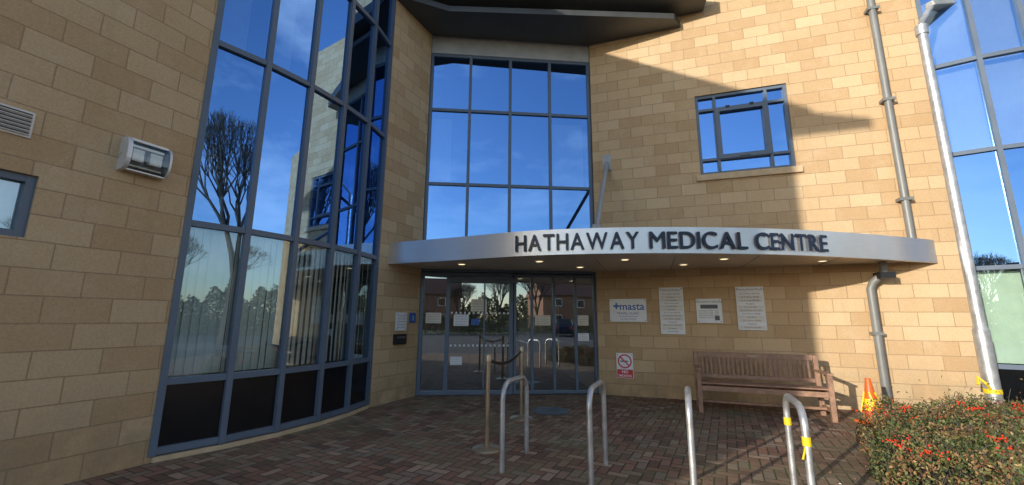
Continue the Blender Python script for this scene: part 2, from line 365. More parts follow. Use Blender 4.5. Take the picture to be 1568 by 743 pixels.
def bow(fr,a0,a1,Z,nseg,lowg):
    half=math.radians(19); c=(a1-a0); Rr=c/2/math.sin(half); cen=Vector((fr.P((a0+a1)/2,-Rr*math.cos(half),0)))
    pts=[cen+(fr.n*math.cos(th)+fr.d*math.sin(th))*Rr for th in [(-half+2*half*i/nseg) for i in range(nseg+1)]]
    frs=[]
    for i in range(nseg):
        f=Frame((pts[i].x,pts[i].y),((pts[i+1]-pts[i]).x,(pts[i+1]-pts[i]).y)); w=(pts[i+1]-pts[i]).length
        for j,z in enumerate(Z): f.box(mf,.03,w-.03,-.07,.012,z-.033,z+.033,M['frame'])
        pane(mg,f,.02,w-.02,-.03,Z[0],Z[1],M['spandrel'])
        for j in range(1,len(Z)-1): pane(mg,f,.02,w-.02,-.03,Z[j]+.02,Z[j+1]-.02,M['bglass'] if j==1 else M['glass'])
        frs.append((f,w))
    for i,p in enumerate(pts):
        d=(pts[min(i+1,nseg)]-pts[max(i-1,0)]); f=Frame((p.x,p.y),(d.x,d.y)); f.box(mf,-.031,.031,-.10,.022,Z[0]-.04,Z[-1]+.04,M['frame'])
    poly=[(p.x,p.y) for p in pts]+[(fr.P(a1,-.2,0).x,fr.P(a1,-.2,0).y),(fr.P(a0,-.2,0).x,fr.P(a0,-.2,0).y)]
    out=[(p.x+fr.n.x*.03,p.y+fr.n.y*.03) for p in pts]+poly[-2:]
    mf.prism(out,-.01,.05,M['sill']); mf.prism(poly,Z[-1]+.045,Z[-1]+.3,M['roofm']); mf.prism(poly,.052,.06,M['infloor'])
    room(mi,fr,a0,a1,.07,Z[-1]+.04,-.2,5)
    return frs
LB=bow(FL,tl(4.07),tl(1.2),[.10,.76,2.42,4.62,6.45,7.85],5,0)
for k,(f,w) in enumerate(LB):
    blinds(mb_,f,.06,w-.02,-.14,.8,2.38,M['blind'],-10-3*k,.09,12)
    if k<2: blinds(mb_,f,.06,w*.6,-.2,4.7,6.3,M['blind'],9)
for f,w in LB: f.box(mi,0,w,-.6,-.2,3.1,3.2,M['inwall'])
RB=bow(FR,5.93,8.8,[.10,.76,2.25,4.15,5.75,7.2,7.85],5,0)
for k,(f,w) in enumerate(RB):
    blinds(mb_,f,.04,w-.04,-.2,.8,2.2,M['curtain'],20)
    blinds(mb_,f,.04,w-.04,-.2,4.2,7.1,M['blind'],20)
def sq_window(fr,a0,a1,z0,z1,fine,gl='glass'):
    o0,o1=-.12,-.03; w=.06
    for a,b in ((a0,a0+w),(a1-w,a1)): fr.box(mf,a,b,o0,o1,z0,z1,M['frame'])
    for a,b in ((z0,z0+w),(z1-w,z1)): fr.box(mf,a0+w,a1-w,o0+.003,o1-.003,a,b,M['frame'])
    pane(mg,fr,a0+w-.01,a1-w+.01,-.09,z0+w-.01,z1-w+.01,M[gl])
    if fine:
        m=.27; t=.05
        for a in (a0+w+m,a1-w-m-t): fr.box(mf,a,a+t,-.1,-.028,z0+w,z1-w,M['frame'])
        for z in (z0+w+m-.04,z1-w-m-t+.04):
            fr.box(mf,a0+w,a0+w+m,-.1,-.034,z,z+t,M['frame']); fr.box(mf,a0+w+m+t,a1-w-m-t,-.1,-.034,z,z+t,M['frame']); fr.box(mf,a1-w-m,a1-w,-.1,-.034,z,z+t,M['frame'])
        b0,b1=a0+w+m+t-.035,a1-w-m-t+.035; y0,y1=z0+w+m+t-.075,z1-w-m-t+.075; t=.085
        for a in (b0,b1-t): fr.box(mf,a,a+t,-.09,-.005,y0,y1,M['frame'])
        for z in (y0,y1-t): fr.box(mf,b0+t,b1-t,-.09,-.008,z,z+t,M['frame'])
        for a in (b0+.2,b1-.3): fr.box(mf,a,a+.07,-.03,.0,y1-.03,y1+.02,M['black'])
        fr.box(mf,(b0+b1)/2-.09,(b0+b1)/2+.09,-.03,.012,y0+.02,y0+.05,M['frame'])
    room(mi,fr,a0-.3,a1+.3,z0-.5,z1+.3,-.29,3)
sq_window(FR,2.16,3.77,4.2,5.88,True); sq_window(FL,tl(6.1),tl(5.21),2.04,2.57,False,'bglass'); sq_window(FL,tl(10.5),tl(8.),1.,2.4,False)
FR.box(mf,2.08,3.85,-.02,.05,4.08,4.197,M['sill'])
blinds(mb_,FL,tl(6.05),tl(5.24),-.16,2.08,2.54,M['blind'],10)
mf.obj('window_frames',B); mg.obj('window_glass',B); mi.obj('interior_rooms',B); mb_.obj('window_blinds',B)

# ------------------------------------------------------------ canopy
ctrl=[(-2.18,7.22),(-.95,6.68),(.16,6.17),(1.1,5.93),(2.02,5.82),(2.93,5.81),(3.8,5.87),(4.7,6.02),(5.75,6.28),(6.86,6.61)]
cp=[Vector(c) for c in ctrl]; ext=[cp[0]*2-cp[1]]+cp+[cp[-1]*2-cp[-2]]
arc=[]
for i in range(1,len(ext)-2):
    p0,p1,p2,p3=ext[i-1:i+3]
    for k in range(8):
        t=k/8; arc.append(.5*((2*p1)+(p2-p0)*t+(2*p0-5*p1+4*p2-p3)*t*t+(3*p1-p0-3*p2+p3)*t**3))
arc.append(cp[-1])
mc=MB(); zb,zt=2.35,2.73
back=[FR.P(5.45,.003,0),FR.P(RS,.003,0),FC.P(0.003,.003,0),FL.P(LEND-.9,.003,0)]
inner=[]
for i,p in enumerate(arc):
    t=(arc[min(i+1,len(arc)-1)]-arc[max(i-1,0)]).normalized(); nn=Vector((t.y,-t.x)); inner.append(p-nn*.05)
for i in range(len(arc)-1):
    a,b,c,d=arc[i],arc[i+1],inner[i+1],inner[i]
    for q in (((a,zb),(b,zb),(b,zt),(a,zt)),((d,zt),(c,zt),(c,zb),(d,zb)),((a,zt),(b,zt),(c,zt),(d,zt)),((a,zb),(d,zb),(c,zb),(b,zb))):
        mc.face([(p.x,p.y,z) for p,z in q],M['steel'])
mc.obj('canopy_fascia',B,smooth=True)
ms=MB()
poly=[(p.x,p.y) for p in inner]+[(p.x,p.y) for p in back]
ms.face([(x,y,2.375) for x,y in reversed(poly)],M['soffit']); ms.face([(x,y,2.66) for x,y in poly],M['roofm'])
for a,ln in ((.3,1.75),(1.5,1.7),(2.7,1.4),(3.9,.95),(5.0,.35)):
    p=FR.P(a,.02,0); q=p+Vector((-.317,-.948,0))*ln
    ms.tube([(p.x,p.y,2.374),(q.x,q.y,2.374)],.005,M['ink'],4)
ms.obj('canopy_deck_and_soffit',B)
mdn=MB()
for x,y in ((-.89,7.3),(.46,6.87),(1.26,7.6),(1.82,6.6),(2.99,7.15),(3.34,6.45),(5.0,6.6)):
    mdn.lathe([(.085,-.012),(.085,0),(.06,-.012)],M['white'],20,(x,y,2.374)); mdn.lathe([(.06,-.010),(.001,-.010)],M['lamp_on'],20,(x,y,2.374))
mdn.obj('canopy_downlights',B)
mk=MB(); p=FR.P(.38,.0,4.66); qv=Vector((1.25,6.02,2.7))
mk.tube([p,qv],.04,M['paintgrey'],12); FR.box(mk,.29,.47,0,.02,4.5,4.84,M['paintgrey']); mk.box(1.19,1.31,5.97,6.07,2.66,2.80,M['paintgrey'])
mk.obj('canopy_tie_rod',B,smooth=True)

cum=[0]
for i in range(len(arc)-1): cum.append(cum[-1]+(arc[i+1]-arc[i]).length)
def at(s):
    for i in range(len(arc)-1):
        if s<=cum[i+1]: 
            t=(s-cum[i])/(cum[i+1]-cum[i]); p=arc[i].lerp(arc[i+1],t); d=(arc[min(i+2,len(arc)-1)]-arc[max(i-1,0)]).normalized(); return p,d
    return arc[-1],(arc[-1]-arc[-2]).normalized()
def s_of_x(x):
    for i in range(len(arc)-1):
        if arc[i].x<=x<=arc[i+1].x: return cum[i]+(cum[i+1]-cum[i])*(x-arc[i].x)/(arc[i+1].x-arc[i].x)
NS=empty('building_name_lettering')
def word(w,x0,x1,k):
    s0,s1=s_of_x(x0),s_of_x(x1); size=.35
    adv=[]; objs=[]
    for ch in w:
        cu=bpy.data.curves.new('letter_'+ch,'FONT'); cu.body=ch; cu.size=size; cu.extrude=.008
        o=bpy.data.objects.new('letter_'+ch,cu); COL.objects.link(o); objs.append(o)
    bpy.context.view_layer.update()
    dg=bpy.context.evaluated_depsgraph_get(); ms_=[]
    for o in objs:
        me=bpy.data.meshes.new_from_object(o.evaluated_get(dg)); xs=[v.co.x for v in me.vertices]; mn,mx=min(xs),max(xs)
        for v in me.vertices: v.co.x-= (mn+mx)/2
        ms_.append(me); adv.append(mx-mn+.012)
    tot=sum(adv); gap=((s1-s0)-tot)/(len(w)-1); sc=1.
    if gap<.022: sc=((s1-s0)-.028*(len(w)-1))/tot; gap=.028
    if gap>.05: sc=((s1-s0)-.04*(len(w)-1))/tot; gap=.04
    s=s0
    for o,me,ch,a in zip(objs,ms_,w,adv):
        a*=sc; pos,d=at(s+a/2); s+=a+gap
        n=Vector((d.y,-d.x,0)); p=Vector((pos.x,pos.y,2.415))+n*.026
        for v in me.vertices: v.co.x*=sc
        V=[v.co.copy() for v in me.vertices]; Fc=[tuple(pl.vertices) for pl in me.polygons]; vv=[];ff=[]
        for r,(dx,dy,dz) in enumerate(((-.006,.0,0),(0,.004,.0012),(.006,.0,.0024),(0,-.004,.0036))):
            b=len(vv); vv+=[(v.x+dx,v.y+dy,v.z+dz) for v in V]; ff+=[tuple(b+i for i in f) for f in Fc]
        m2=bpy.data.meshes.new('letter_'+ch); m2.from_pydata(vv,[],ff); m2.materials.append(M['navy'])
        o2=bpy.data.objects.new('letter_'+ch,m2); link(o2,NS)
        o2.matrix_world=Matrix(((d.x,0,n.x,p.x),(d.y,0,n.y,p.y),(0,1,0,p.z),(0,0,0,1)))
        bpy.data.objects.remove(o)
word('HATHAWAY',.06,1.82,0); word('MEDICAL',1.96,3.36,1); word('CENTRE',3.48,4.63,2)

# ------------------------------------------------------------ downpipes
mp=MB()
mp.tube([FR.P(5.22,.09,10.4),FR.P(5.22,.09,2.66)],.055,M['pipe'],14)
for z in (3.4,5.2,7.0,8.8): FR.box(mp,5.13,5.31,0,.15,z,z+.05,M['pipe'])
mp.tube([FR.P(4.72,.22,2.37),FR.P(4.72,.22,2.2),FR.P(4.6,.12,2.05),FR.P(4.56,.1,1.95),FR.P(4.56,.1,.02)],.058,M['pipe'],14)
FR.box(mp,4.49,4.63,0,.16,1.2,1.25,M['pipe']); FR.box(mp,4.62,4.82,.1,.34,2.1,2.2,M['black'])
mp.obj('drainpipe',None,smooth=True)

# ------------------------------------------------------------ wall signs
def board(name,fr,a0,a1,z0,z1,m,th=.02,off=.012):
    e=empty(name); mb=MB(); fr.box(mb,a0,a1,off,off+th,z0,z1,m); mb.obj('panel',e,bevel=.003)
    for a in (a0+.03,a1-.03):
        for z in (z0+.03,z1-.03):
            b=MB(); b.lathe([(.0001,.006),(.008,.004),(.009,0)],M['ink'],8); o=b.obj('fixing',e); o.matrix_world=fr.mx(a,off+th,z)
    return e,off+th+.002
e,o=board('clinic_wall_sign',FR,.33,1.02,1.38,1.82,M['white'])
text('logo_text','masta',.2,FR.mx(.75,o,1.67),M['blue'],e,.001,.003)
mb=MB(); FR.box(mb,.40,.52,o-.001,o+.001,1.665,1.70,M['blue']); FR.box(mb,.4425,.4775,o-.001,o+.0015,1.625,1.74,M['blue']); mb.obj('logo_cross',e)
for i,(t,sz) in enumerate((('TRAVEL CLINIC',.062),('www.travel-health.co.uk',.036),('Tel: 0330 100 4200',.036))): text('text_line',t,sz,FR.mx(.675,o,1.54-.055*i),M['blue'],e)
def list_board(a0,a1,z0,z1,title,n):
    e,o=board('directory_sign',FR,a0,a1,z0,z1,M['white'])
    c=(a0+a1)/2; text('title',title,.045,FR.mx(c,o,z1-.05),M['ink'],e)
    mb=MB(); H=(z1-z0-.12)/n
    for i in range(n):
        z=z1-.1-H*(i+.5)
        FR.box(mb,a0+.025,a1-.025,o-.001,o+.004,z-H*.42,z+H*.42,M['vent' if i%3 else 'white'])
    mb.obj('name_strips',e)
    rn=random.Random(int(a0*10))
    for i in range(n):
        z=z1-.1-H*(i+.5); text('name_line',rn.choice(['Dr P Harris  MB BS','Dr A Lewis MRCGP','Reception','Dr S Wood  DRCOG','Nurse Practitioner','Dr J Ford BSc']),H*.6,FR.mx(c,o+.006,z),M['ink'],e)
list_board(1.26,1.69,1.16,2.03,'Hathaway Surgery',13); list_board(2.57,3.02,1.25,2.02,'Hathaway Dental Practice',11)
e,o=board('surgery_wall_sign',FR,1.9,2.33,1.37,1.81,M['white'])
text('t','HATHAWAY MEDICAL',.045,FR.mx(2.115,o,1.75),M['ink'],e); mb=MB(); FR.box(mb,1.97,2.26,o-.001,o+.001,1.63,1.7,M['ink']); FR.box(mb,2.2,2.28,o-.001,o+.001,1.42,1.5,M['ink']); mb.obj('blocks',e)
for i in range(4): text('t','Opening hours 8.00 - 18.30',.03,FR.mx(2.1,o,1.59-.04*i),M['ink'],e)
e,o=board('no_smoking_sign',FR,.42,.73,.33,.79,M['white'])
mb=MB(); FR.box(mb,.43,.72,o-.001,o+.001,.34,.49,M['red'])
c=FR.mx(.575,o,.64)
for k in range(28):
    t0,t1_=2*math.pi*k/28,2*math.pi*(k+1)/28
    mb.face([c@Vector((r*math.cos(t),r*math.sin(t),.001)) for r,t in ((.105,t0),(.13,t0),(.13,t1_),(.105,t1_))],M['red'])
rot=c@Matrix.Rotation(math.radians(-45),4,'Z'); mb.box(-.11,.11,-.012,.012,.0015,.003,M['red'],rot); mb.box(-.08,.06,-.012,.012,0,.001,M['ink'],c); mb.obj('symbol',e)
text('t','NO',.075,FR.mx(.575,o+.002,.445),M['white'],e,0,.002); text('t','SMOKING',.055,FR.mx(.575,o+.002,.375),M['white'],e,0,.001)
e,o=board('entrance_notice',FL,tl(.67),tl(.38),1.2,1.52,M['white'])
for i in range(5): text('t','Please use hand gel',.03,FL.mx(tl(.525),o,1.46-.05*i),M['ink'],e)
e,o=board('accessible_entrance_sign',FL,tl(.29),tl(.13),1.34,1.52,M['blue']); text('t','i',.13,FL.mx(tl(.21),o,1.42),M['white'],e,0,.003)
mb=MB(); FL.box(mb,tl(.69),tl(.38),.003,.05,.96,1.14,M['black']); FL.box(mb,tl(.65),tl(.42),.05,.056,1.07,1.10,M['ink']); mb.obj('wall_letterbox',None,bevel=.005)
for i,(a0,a1,z0,z1,m) in enumerate(((.12,.42,1.33,1.53,'paper'),(.99,1.3,1.56,1.8,'paper'),(2.26,2.57,1.3,1.5,'paper'),(.66,.95,1.28,1.5,'white'),(1.0,1.16,1.3,1.42,'blue'),(3.12,3.34,1.0,1.15,'white'),(3.12,3.34,1.3,1.5,'paper'),(.62,.84,.55,.7,'white'))):
    e=empty('door_notice'); mb=MB(); FC.box(mb,a0,a1,-.098,-.092,z0,z1,M[m]); mb.obj('sheet',e)
    n=4
    for k in range(n): text('t','Patient information notice',(a1-a0)*.075,FC.mx((a0+a1)/2,-.09,z1-(z1-z0)*(k+.7)/(n+.4)),M['red' if k==0 and i<3 else 'ink'],e)

mv=MB(); a0,a1=tl(5.54),tl(5.31); FL.box(mv,a0,a1,0,.012,2.87,3.095,M['vent'])
for i in range(6):
    z=2.89+i*.033; mv.box8([FL.P(a,o_,z+zz) for zz in (0,.006) for (o_,zo) in ((.012,0),(.03,0)) for a in (a0+.015,a1-.015)],M['vent'])
    FL.box(mv,a0+.015,a1-.015,.0125,.0135,z+.008,z+.024,M['black'])
mv.obj('wall_vent',None)
# wall light: silver cradle with rounded cheeks, bulging glass with bright reflectors inside
e=empty('wall_light'); ml=MB(); a0,a1=tl(4.72),tl(4.38)
prof=[(.0,2.80)]
for k in range(13):
    t=-math.pi/2+math.pi*k/12
    prof.append((.085+.075*math.cos(t),2.96+.155*math.copysign(abs(math.sin(t))**.75,math.sin(t))))
prof.append((.0,3.12))
def cheek(x0,x1,sc):
    P=[(o_*sc,2.96+(z-2.96)*sc) for o_,z in prof]; n=len(P)
    ml.face([FL.P(x0,o_,z) for o_,z in P],M['silver']); ml.face([FL.P(x1,o_,z) for o_,z in reversed(P)],M['silver'])
    for i in range(n):
        (o0,z0),(o1,z1)=P[i],P[(i+1)%n]; ml.face([FL.P(x0,o0,z0),FL.P(x1,o0,z0),FL.P(x1,o1,z1),FL.P(x0,o1,z1)],M['silver'])
cheek(a0-.014,a0+.022,1.04); cheek(a1-.006,a1+.014,1.0)
FL.box(ml,a0+.022,a1-.006,.0,.03,2.82,3.10,M['silver']); FL.box(ml,a0+.022,a1-.006,.03,.10,3.10,3.122,M['silver']); FL.box(ml,a0+.022,a1-.006,.03,.10,2.80,2.812,M['silver'])
ml.obj('housing',e)
ml=MB(); pg=[(o_*.93,2.96+(z-2.96)*.93) for o_,z in prof[1:-1]]
for i in range(len(pg)-1):
    (o0,z0),(o1,z1)=pg[i],pg[i+1]; ml.face([FL.P(a0+.024,o0,z0),FL.P(a1-.008,o0,z0),FL.P(a1-.008,o1,z1),FL.P(a0+.024,o1,z1)],M['lglass'])
FL.box(ml,a0+.026,a1-.012,.031,.05,2.83,3.09,M['lampglass']); FL.box(ml,a0+.05,a0+.14,.052,.11,2.90,3.02,M['reflector']); FL.box(ml,a0+.19,a0+.29,.052,.11,2.90,3.02,M['reflector'])
FL.box(ml,a0+.04,a1-.03,.052,.08,3.045,3.07,M['reflector']); FL.box(ml,a0+.04,a1-.03,.052,.08,2.845,2.862,M['reflector'])
ml.obj('lens',e,smooth=True)

# ------------------------------------------------------------ street furniture
def hoop(p,q,h=.8,tape=False):
    e=empty('bicycle_stand'); p=Vector((*p,0)); q=Vector((*q,0)); d=(q-p).normalized(); w=(q-p).length; r=.16; path=[p-Vector((0,0,.05)),p+Vector((0,0,h-r))]
    for k in range(1,9):
        t=math.pi/2*k/8; path.append(p+d*(r-r*math.cos(t))+Vector((0,0,h-r+r*math.sin(t))))
    for k in range(0,9):
        t=math.pi/2*k/8; path.append(q-d*(r-r*math.sin(t))+Vector((0,0,h-r+r*math.cos(t))))
    path.append(q-Vector((0,0,.05)))
    mb=MB(); mb.tube(path,.025,M['galv'],14); mb.obj('tube',e,smooth=True)
    if tape:
        mb=MB()
        for c in (p,q): mb.tube([c+Vector((0,0,h-.25)),c+Vector((0,0,h-.19))],.028,M['yellow'],12)
        mb.tube([p+Vector((0,0,h-.23)),p+Vector((-.06,-.03,h-.33))],.007,M['yellow'],6); mb.obj('tape',e)
hoop((-.08,4.19),(.17,4.75)); hoop((.68,3.80),(.94,4.42)); hoop((1.40,3.44),(1.65,4.05)); hoop((2.07,3.1),(2.33,3.7),tape=True)
for i,(x,y,h) in enumerate(((-.26,4.86,1.0),(.15,6.31,1.0))):
    mb=MB(); mb.lathe([(.001,h+.012),(.03,h+.01),(.036,h),(.036,h-.07),(.026,h-.075),(.026,.05),(.05,.04),(.15,.025),(.165,.01),(.165,0)],M['brass'],24,(x,y,.005))
    o=mb.obj('queue_barrier_post',None,smooth=True)
mb=MB(); pa,pb=Vector((-.26,4.86,.955)),Vector((.15,6.31,.955))
for k in range(8):
    u,v=k/8,(k+1)/8; f=lambda t:pa.lerp(pb,t)-Vector((0,0,.10*4*t*(1-t)))
    a,b=f(u),f(v); mb.face([a+Vector((0,0,-.02)),b+Vector((0,0,-.02)),b+Vector((0,0,.02)),a+Vector((0,0,.02))],M['black'])
mb.obj('barrier_belt',None)

def bench():
    e=empty('park_bench'); mb=MB(); F=Frame((FR.P(1.76,.43,0).x,FR.P(1.76,.43,0).y),(FR.d.x,FR.d.y-.04)); Lg=1.80
    b=lambda a0,a1,o0,o1,z0,z1: F.box(mb,a0,a1,o0,o1,z0,z1,M['wood'])
    for a in (0,Lg-.065):
        b(a,a+.065,.56,.625,0,.64)
        mb.box8([F.P(x,o,z) for (z,sh) in ((0,0),(.88,-.10)) for o in (.08+sh,.145+sh) for x in (a,a+.065)],M['wood'])
        b(a-.01,a+.075,.0,.66,.64,.67)
        b(a+.012,a+.053,.145,.56,.34,.41); b(a+.012,a+.053,.145,.56,.12,.16)
    b(.065,Lg-.065,.585,.61,.33,.405); b(.065,Lg-.065,.10,.125,.33,.40); b(.04,Lg-.04,.34,.38,.121,.158)
    for k in range(6): b(.0+.005,Lg-.005,.155+k*.078,.155+k*.078+.062,.412+.004*k,.434+.004*k)
    def br(z0,z1,t):
        sh=lambda z:-.10*z/.88
        mb.box8([F.P(x,o+sh(z),z) for z in (z0,z1) for o in (.09,.09+t) for x in (.067,Lg-.067)],M['wood'])
    br(.80,.885,.045); br(.47,.53,.04)
    n=24
    for k in range(n):
        a=.10+(Lg-.2)*(k+.5)/n; sh=lambda z:-.10*z/.88
        mb.box8([F.P(x,o+sh(z),z) for z in (.532,.798) for o in (.10,.12) for x in (a-.018,a+.018)],M['wood'])
    mb.obj('timber_frame',e,bevel=.004)
    mb=MB(); F.box(mb,.82,.98,.037,.0405,.815,.855,M['brass']); mb.obj('plaque',e)
bench()

def cone(x,y,h=.54):
    e=empty('traffic_cone'); mb=MB(); mb.box(x-.15,x+.15,y-.15,y+.15,.005,.035,M['cone'])
    mb.lathe([(.125,.035),(.115,.05),(.09,h*.3)],M['cone'],20,(x,y,0)); mb.lathe([(.0905,h*.3),(.07,h*.55)],M['yellow'],20,(x,y,0))
    mb.lathe([(.07,h*.55),(.035,h*.95),(.033,h),(.015,h)],M['cone'],20,(x,y,0)); mb.obj('cone_body',e,smooth=True)
    mb=MB()
    for k in range(5):
        an=k*1.3; mb.tube([(x+.06*math.cos(an),y+.06*math.sin(an),h*.7),(x+.1*math.cos(an+.4),y+.1*math.sin(an+.4),h*.5),(x+.14*math.cos(an+.3),y+.14*math.sin(an+.3),h*.25)],.012,M['yellow'],5)
    mb.obj('loose_tape',e)
cone(5.08,6.15,.62)

def lamp_post(x,y,h,dirv=(.8,.3),tape=True):
    e=empty('street_lamp'); mb=MB()
    mb.tube([(x,y,0),(x,y,1.3)],.09,M['galv'],18); mb.tube([(x,y,1.3),(x,y,1.36)],.09,M['galv'],18,r1=.07)
    mb.tube([(x,y,1.36),(x,y,h)],.07,M['galv'],18,r1=.062); mb.tube([(x,y,h-.1),(x,y,h+.06)],.08,M['galv'],18)
    d=Vector((*dirv,0)).normalized(); p=Vector((x,y,h)); q=p+d*.5+Vector((0,0,.62))
    mb.tube([p,p+d*.04+Vector((0,0,.14)),q],.042,M['galv'],12); mb.obj('pole',e,smooth=True)
    s=d.cross(Vector((0,0,1))); mb=MB(); u=(d*.9+Vector((0,0,.25))).normalized(); nrm=s.cross(u)
    mxh=Matrix(((u.x,s.x,nrm.x,q.x),(u.y,s.y,nrm.y,q.y),(u.z,s.z,nrm.z,q.z),(0,0,0,1)))
    P=[mxh@Vector(v) for v in ((-.1,-.07,-.05),(.55,-.13,-.05),(-.1,.07,-.05),(.55,.13,-.05),(-.1,-.05,.05),(.5,-.09,.07),(-.1,.05,.05),(.5,.09,.07))]
    mb.box8(P,M['paintgrey']); mb.obj('lantern',e,bevel=.02)
    if tape:
        mb=MB(); mb.tube([(x,y,.44),(x,y,.5)],.094,M['yellow'],18)
        mb.tube([(x-.08,y-.05,.5),(x-.16,y-.08,.58),(x-.2,y-.02,.66),(x-.24,y-.05,.56)],.018,M['yellow'],5); mb.obj('tape',e)
lamp_post(6.72,6.05,6.15); lamp_post(14.3,-.2,6.2,dirv=(-.9,.3),tape=False)

# ------------------------------------------------------------ ground
mb=MB(); mb.face([(-400,-400,-.004),(400,-400,-.004),(400,400,-.004),(-400,400,-.004)],M['grass']); mb.obj('ground')
mb=MB(); mb.face([(-12,-26,0),(26,-26,0),(30,6.5,0),(-3,6.5,0),(-12,-2,0)],M['asphalt']); mb.obj('car_park')
mb=MB(); mb.face([(-6.5,-1.5,.004),(10.5,-1.5,.004),(10.5,9,.004),(-4,9,.004)],M['paver']); mb.obj('paved_forecourt')
mb=MB(); mb.box(-8,12,-1.62,-1.5,-.05,.012,M['concrete']); mb.obj('kerb')
mb=MB()
for k in range(9):
    x=4+k*2.5; mb.face([(x,-14,.004),(x+.1,-14,.004),(x+.1,-9,.004),(x,-9,.004)],M['line'])
for k in range(7):
    y=-8+k*1.0; mb.face([(12,y,.004),(17,y+1.6,.004),(17,y+1.75,.004),(12,y+.15,.004)],M['line'])
mb.obj('parking_bay_markings')
mb=MB(); mb.lathe([(.0001,.009),(.3,.009),(.31,.005)],M['black'],28,(.62,6.85,0)); mb.obj('manhole_cover')
hp=[(2.35,1.6),(3.05,3.75),(4.62,5.78),(7.4,5.75),(7.6,1.6)]
mb=MB(); mb.face([(x,y,.012) for x,y in hp],M['soil']); mb.obj('planting_bed')
# wind-blown leaf litter on the paving
mb=MB(); rl=random.Random(5)
for k in range(420):
    if k<260: x,y=rl.uniform(-2.5,5.2),rl.uniform(2.2,7.6)
    else:
        t=rl.random(); x,y=2.9+t*1.9-abs(rl.gauss(0,.18)),3.4+t*2.6+rl.gauss(0,.1)
    an=rl.uniform(0,6.28); s=rl.uniform(.008,.022); ca,sa=math.cos(an)*s,math.sin(an)*s
    mb.face([(x-ca,y-sa,.008),(x+sa*.5,y-ca*.5,.012),(x+ca,y+sa,.009),(x-sa*.5,y+ca*.5,.016)],M['wood'] if k%2 else M['paper'] if k%7==0 else M['bark'])
mb.obj('fallen_leaves')

def hedge():
    P=np.array(hp); n=len(P)
    xs=rng.uniform(2.35,7.5,170000); ys=rng.uniform(1.6,5.8,170000)
    dmin=np.full(xs.shape,9.)
    for i in range(n):
        a=P[i]; b=P[(i+1)%n]; e=b-a; L=np.hypot(*e); nx,ny=-e[1]/L,e[0]/L
        dd=-((xs-a[0])*nx+(ys-a[1])*ny); dmin=np.minimum(dmin,dd)
    wob=.07*np.sin(xs*9+ys*5)+.07*np.sin(ys*13-xs*4)
    keep=(dmin+wob>0); xs,ys,dmin=xs[keep],ys[keep],(dmin+wob)[keep]
    kk=rng.random(len(xs))<np.clip(1.25-.13*(np.hypot(xs,ys)-3),.35,1); xs,ys,dmin=xs[kk],ys[kk],dmin[kk]
    bump=.10*np.sin(xs*5.1+1)*np.sin(ys*4.3)+.06*np.sin(xs*12+ys*7)+.03*np.sin(ys*23+xs*17)
    top=(.42+bump)*np.clip(dmin/.22,0,1)**.5
    zs=top-rng.exponential(.045,len(xs)); zs=np.where(rng.random(len(xs))<.04,top+rng.exponential(.06,len(xs)),zs)
    side=dmin<.3; zs=np.where(side,rng.uniform(.02,1,len(xs))**.7*np.maximum(top,.05),zs); zs=np.maximum(zs,.02)
    m=len(xs); c=np.stack([xs,ys,zs],1)
    a=rng.normal(size=(m,3)); a/=np.linalg.norm(a,axis=1)[:,None]; b=rng.normal(size=(m,3)); b=np.cross(a,b); b/=np.linalg.norm(b,axis=1)[:,None]
    ln=rng.uniform(.010,.020,m)[:,None]; wd=ln*.5
    V=np.stack([c-a*ln,c+b*wd,c+a*ln,c-b*wd],1).reshape(-1,3)
    me=bpy.data.meshes.new('leaves'); me.vertices.add(4*m); me.vertices.foreach_set('co',V.ravel())
    me.loops.add(4*m); me.loops.foreach_set('vertex_index',np.arange(4*m)); me.polygons.add(m); me.polygons.foreach_set('loop_start',np.arange(m)*4)
    pal=np.array([(.075,.11,.035),(.05,.075,.028),(.14,.145,.05),(.26,.135,.06),(.20,.095,.05),(.29,.21,.095)])
    clump=(np.sin(xs*6+ys*3)+np.sin(ys*8-xs*2)+rng.normal(0,.8,m))
    idx=np.where(clump>0.2,rng.integers(0,3,m),rng.integers(1,6,m)); colr=pal[idx]*rng.uniform(.7,1.4,(m,1))
    ca=me.color_attributes.new('Col','FLOAT_COLOR','POINT'); cc=np.ones((4*m,4)); cc[:,:3]=np.repeat(colr,4,axis=0); ca.data.foreach_set('color',cc.ravel())
    me.update(calc_edges=True); me.materials.append(M['leaf'])
    e=empty('berry_shrub_hedge'); o=bpy.data.objects.new('leaves',me); link(o,e)
    mb=MB()
    sel=rng.choice(m,1400,replace=False)
    for i in sel:
        p=c[i]; q=p+np.array([rng.normal(0,.04),rng.normal(0,.04),rng.uniform(.02,.12)]); r=p-np.array([rng.normal(0,.05),rng.normal(0,.05),.2])
        mb.tube([tuple(r),tuple(p),tuple(q)],.003,M['bark'],4,False)
    inn=[(2.75,1.7),(3.3,3.65),(4.8,5.5),(7.1,5.5),(7.3,1.7)]
    mb.prism(inn,.02,.25,M['soil']); mb.obj('twigs',e)
    mb=MB(); s=[(1,0,0),(-1,0,0),(0,1,0),(0,-1,0),(0,0,1),(0,0,-1)]; F8=[(0,2,4),(2,1,4),(1,3,4),(3,0,4),(2,0,5),(1,2,5),(3,1,5),(0,3,5)]
    cand=np.where((c[:,2]>.3)&((np.sin(xs*3.1+1)*np.sin(ys*2.7)+rng.normal(0,.3,m))>.1))[0]
    cl=rng.choice(cand,240)
    for i in cl:
        for k in range(rng.integers(5,24)):
            p=c[i]+rng.normal(0,.04,3)*np.array([1,1,.4])+np.array([0,0,.03]); r=rng.uniform(.007,.011); b0=len(mb.v)
            mb.v+=[tuple(p+r*np.array(q)) for q in s]
            for f in F8: mb.f.append(tuple(b0+j for j in f)); mb.uv+=[(0,0)]*3; mb.mi.append(mb.mat(M['berry']))
    mb.obj('berries',e,smooth=True)
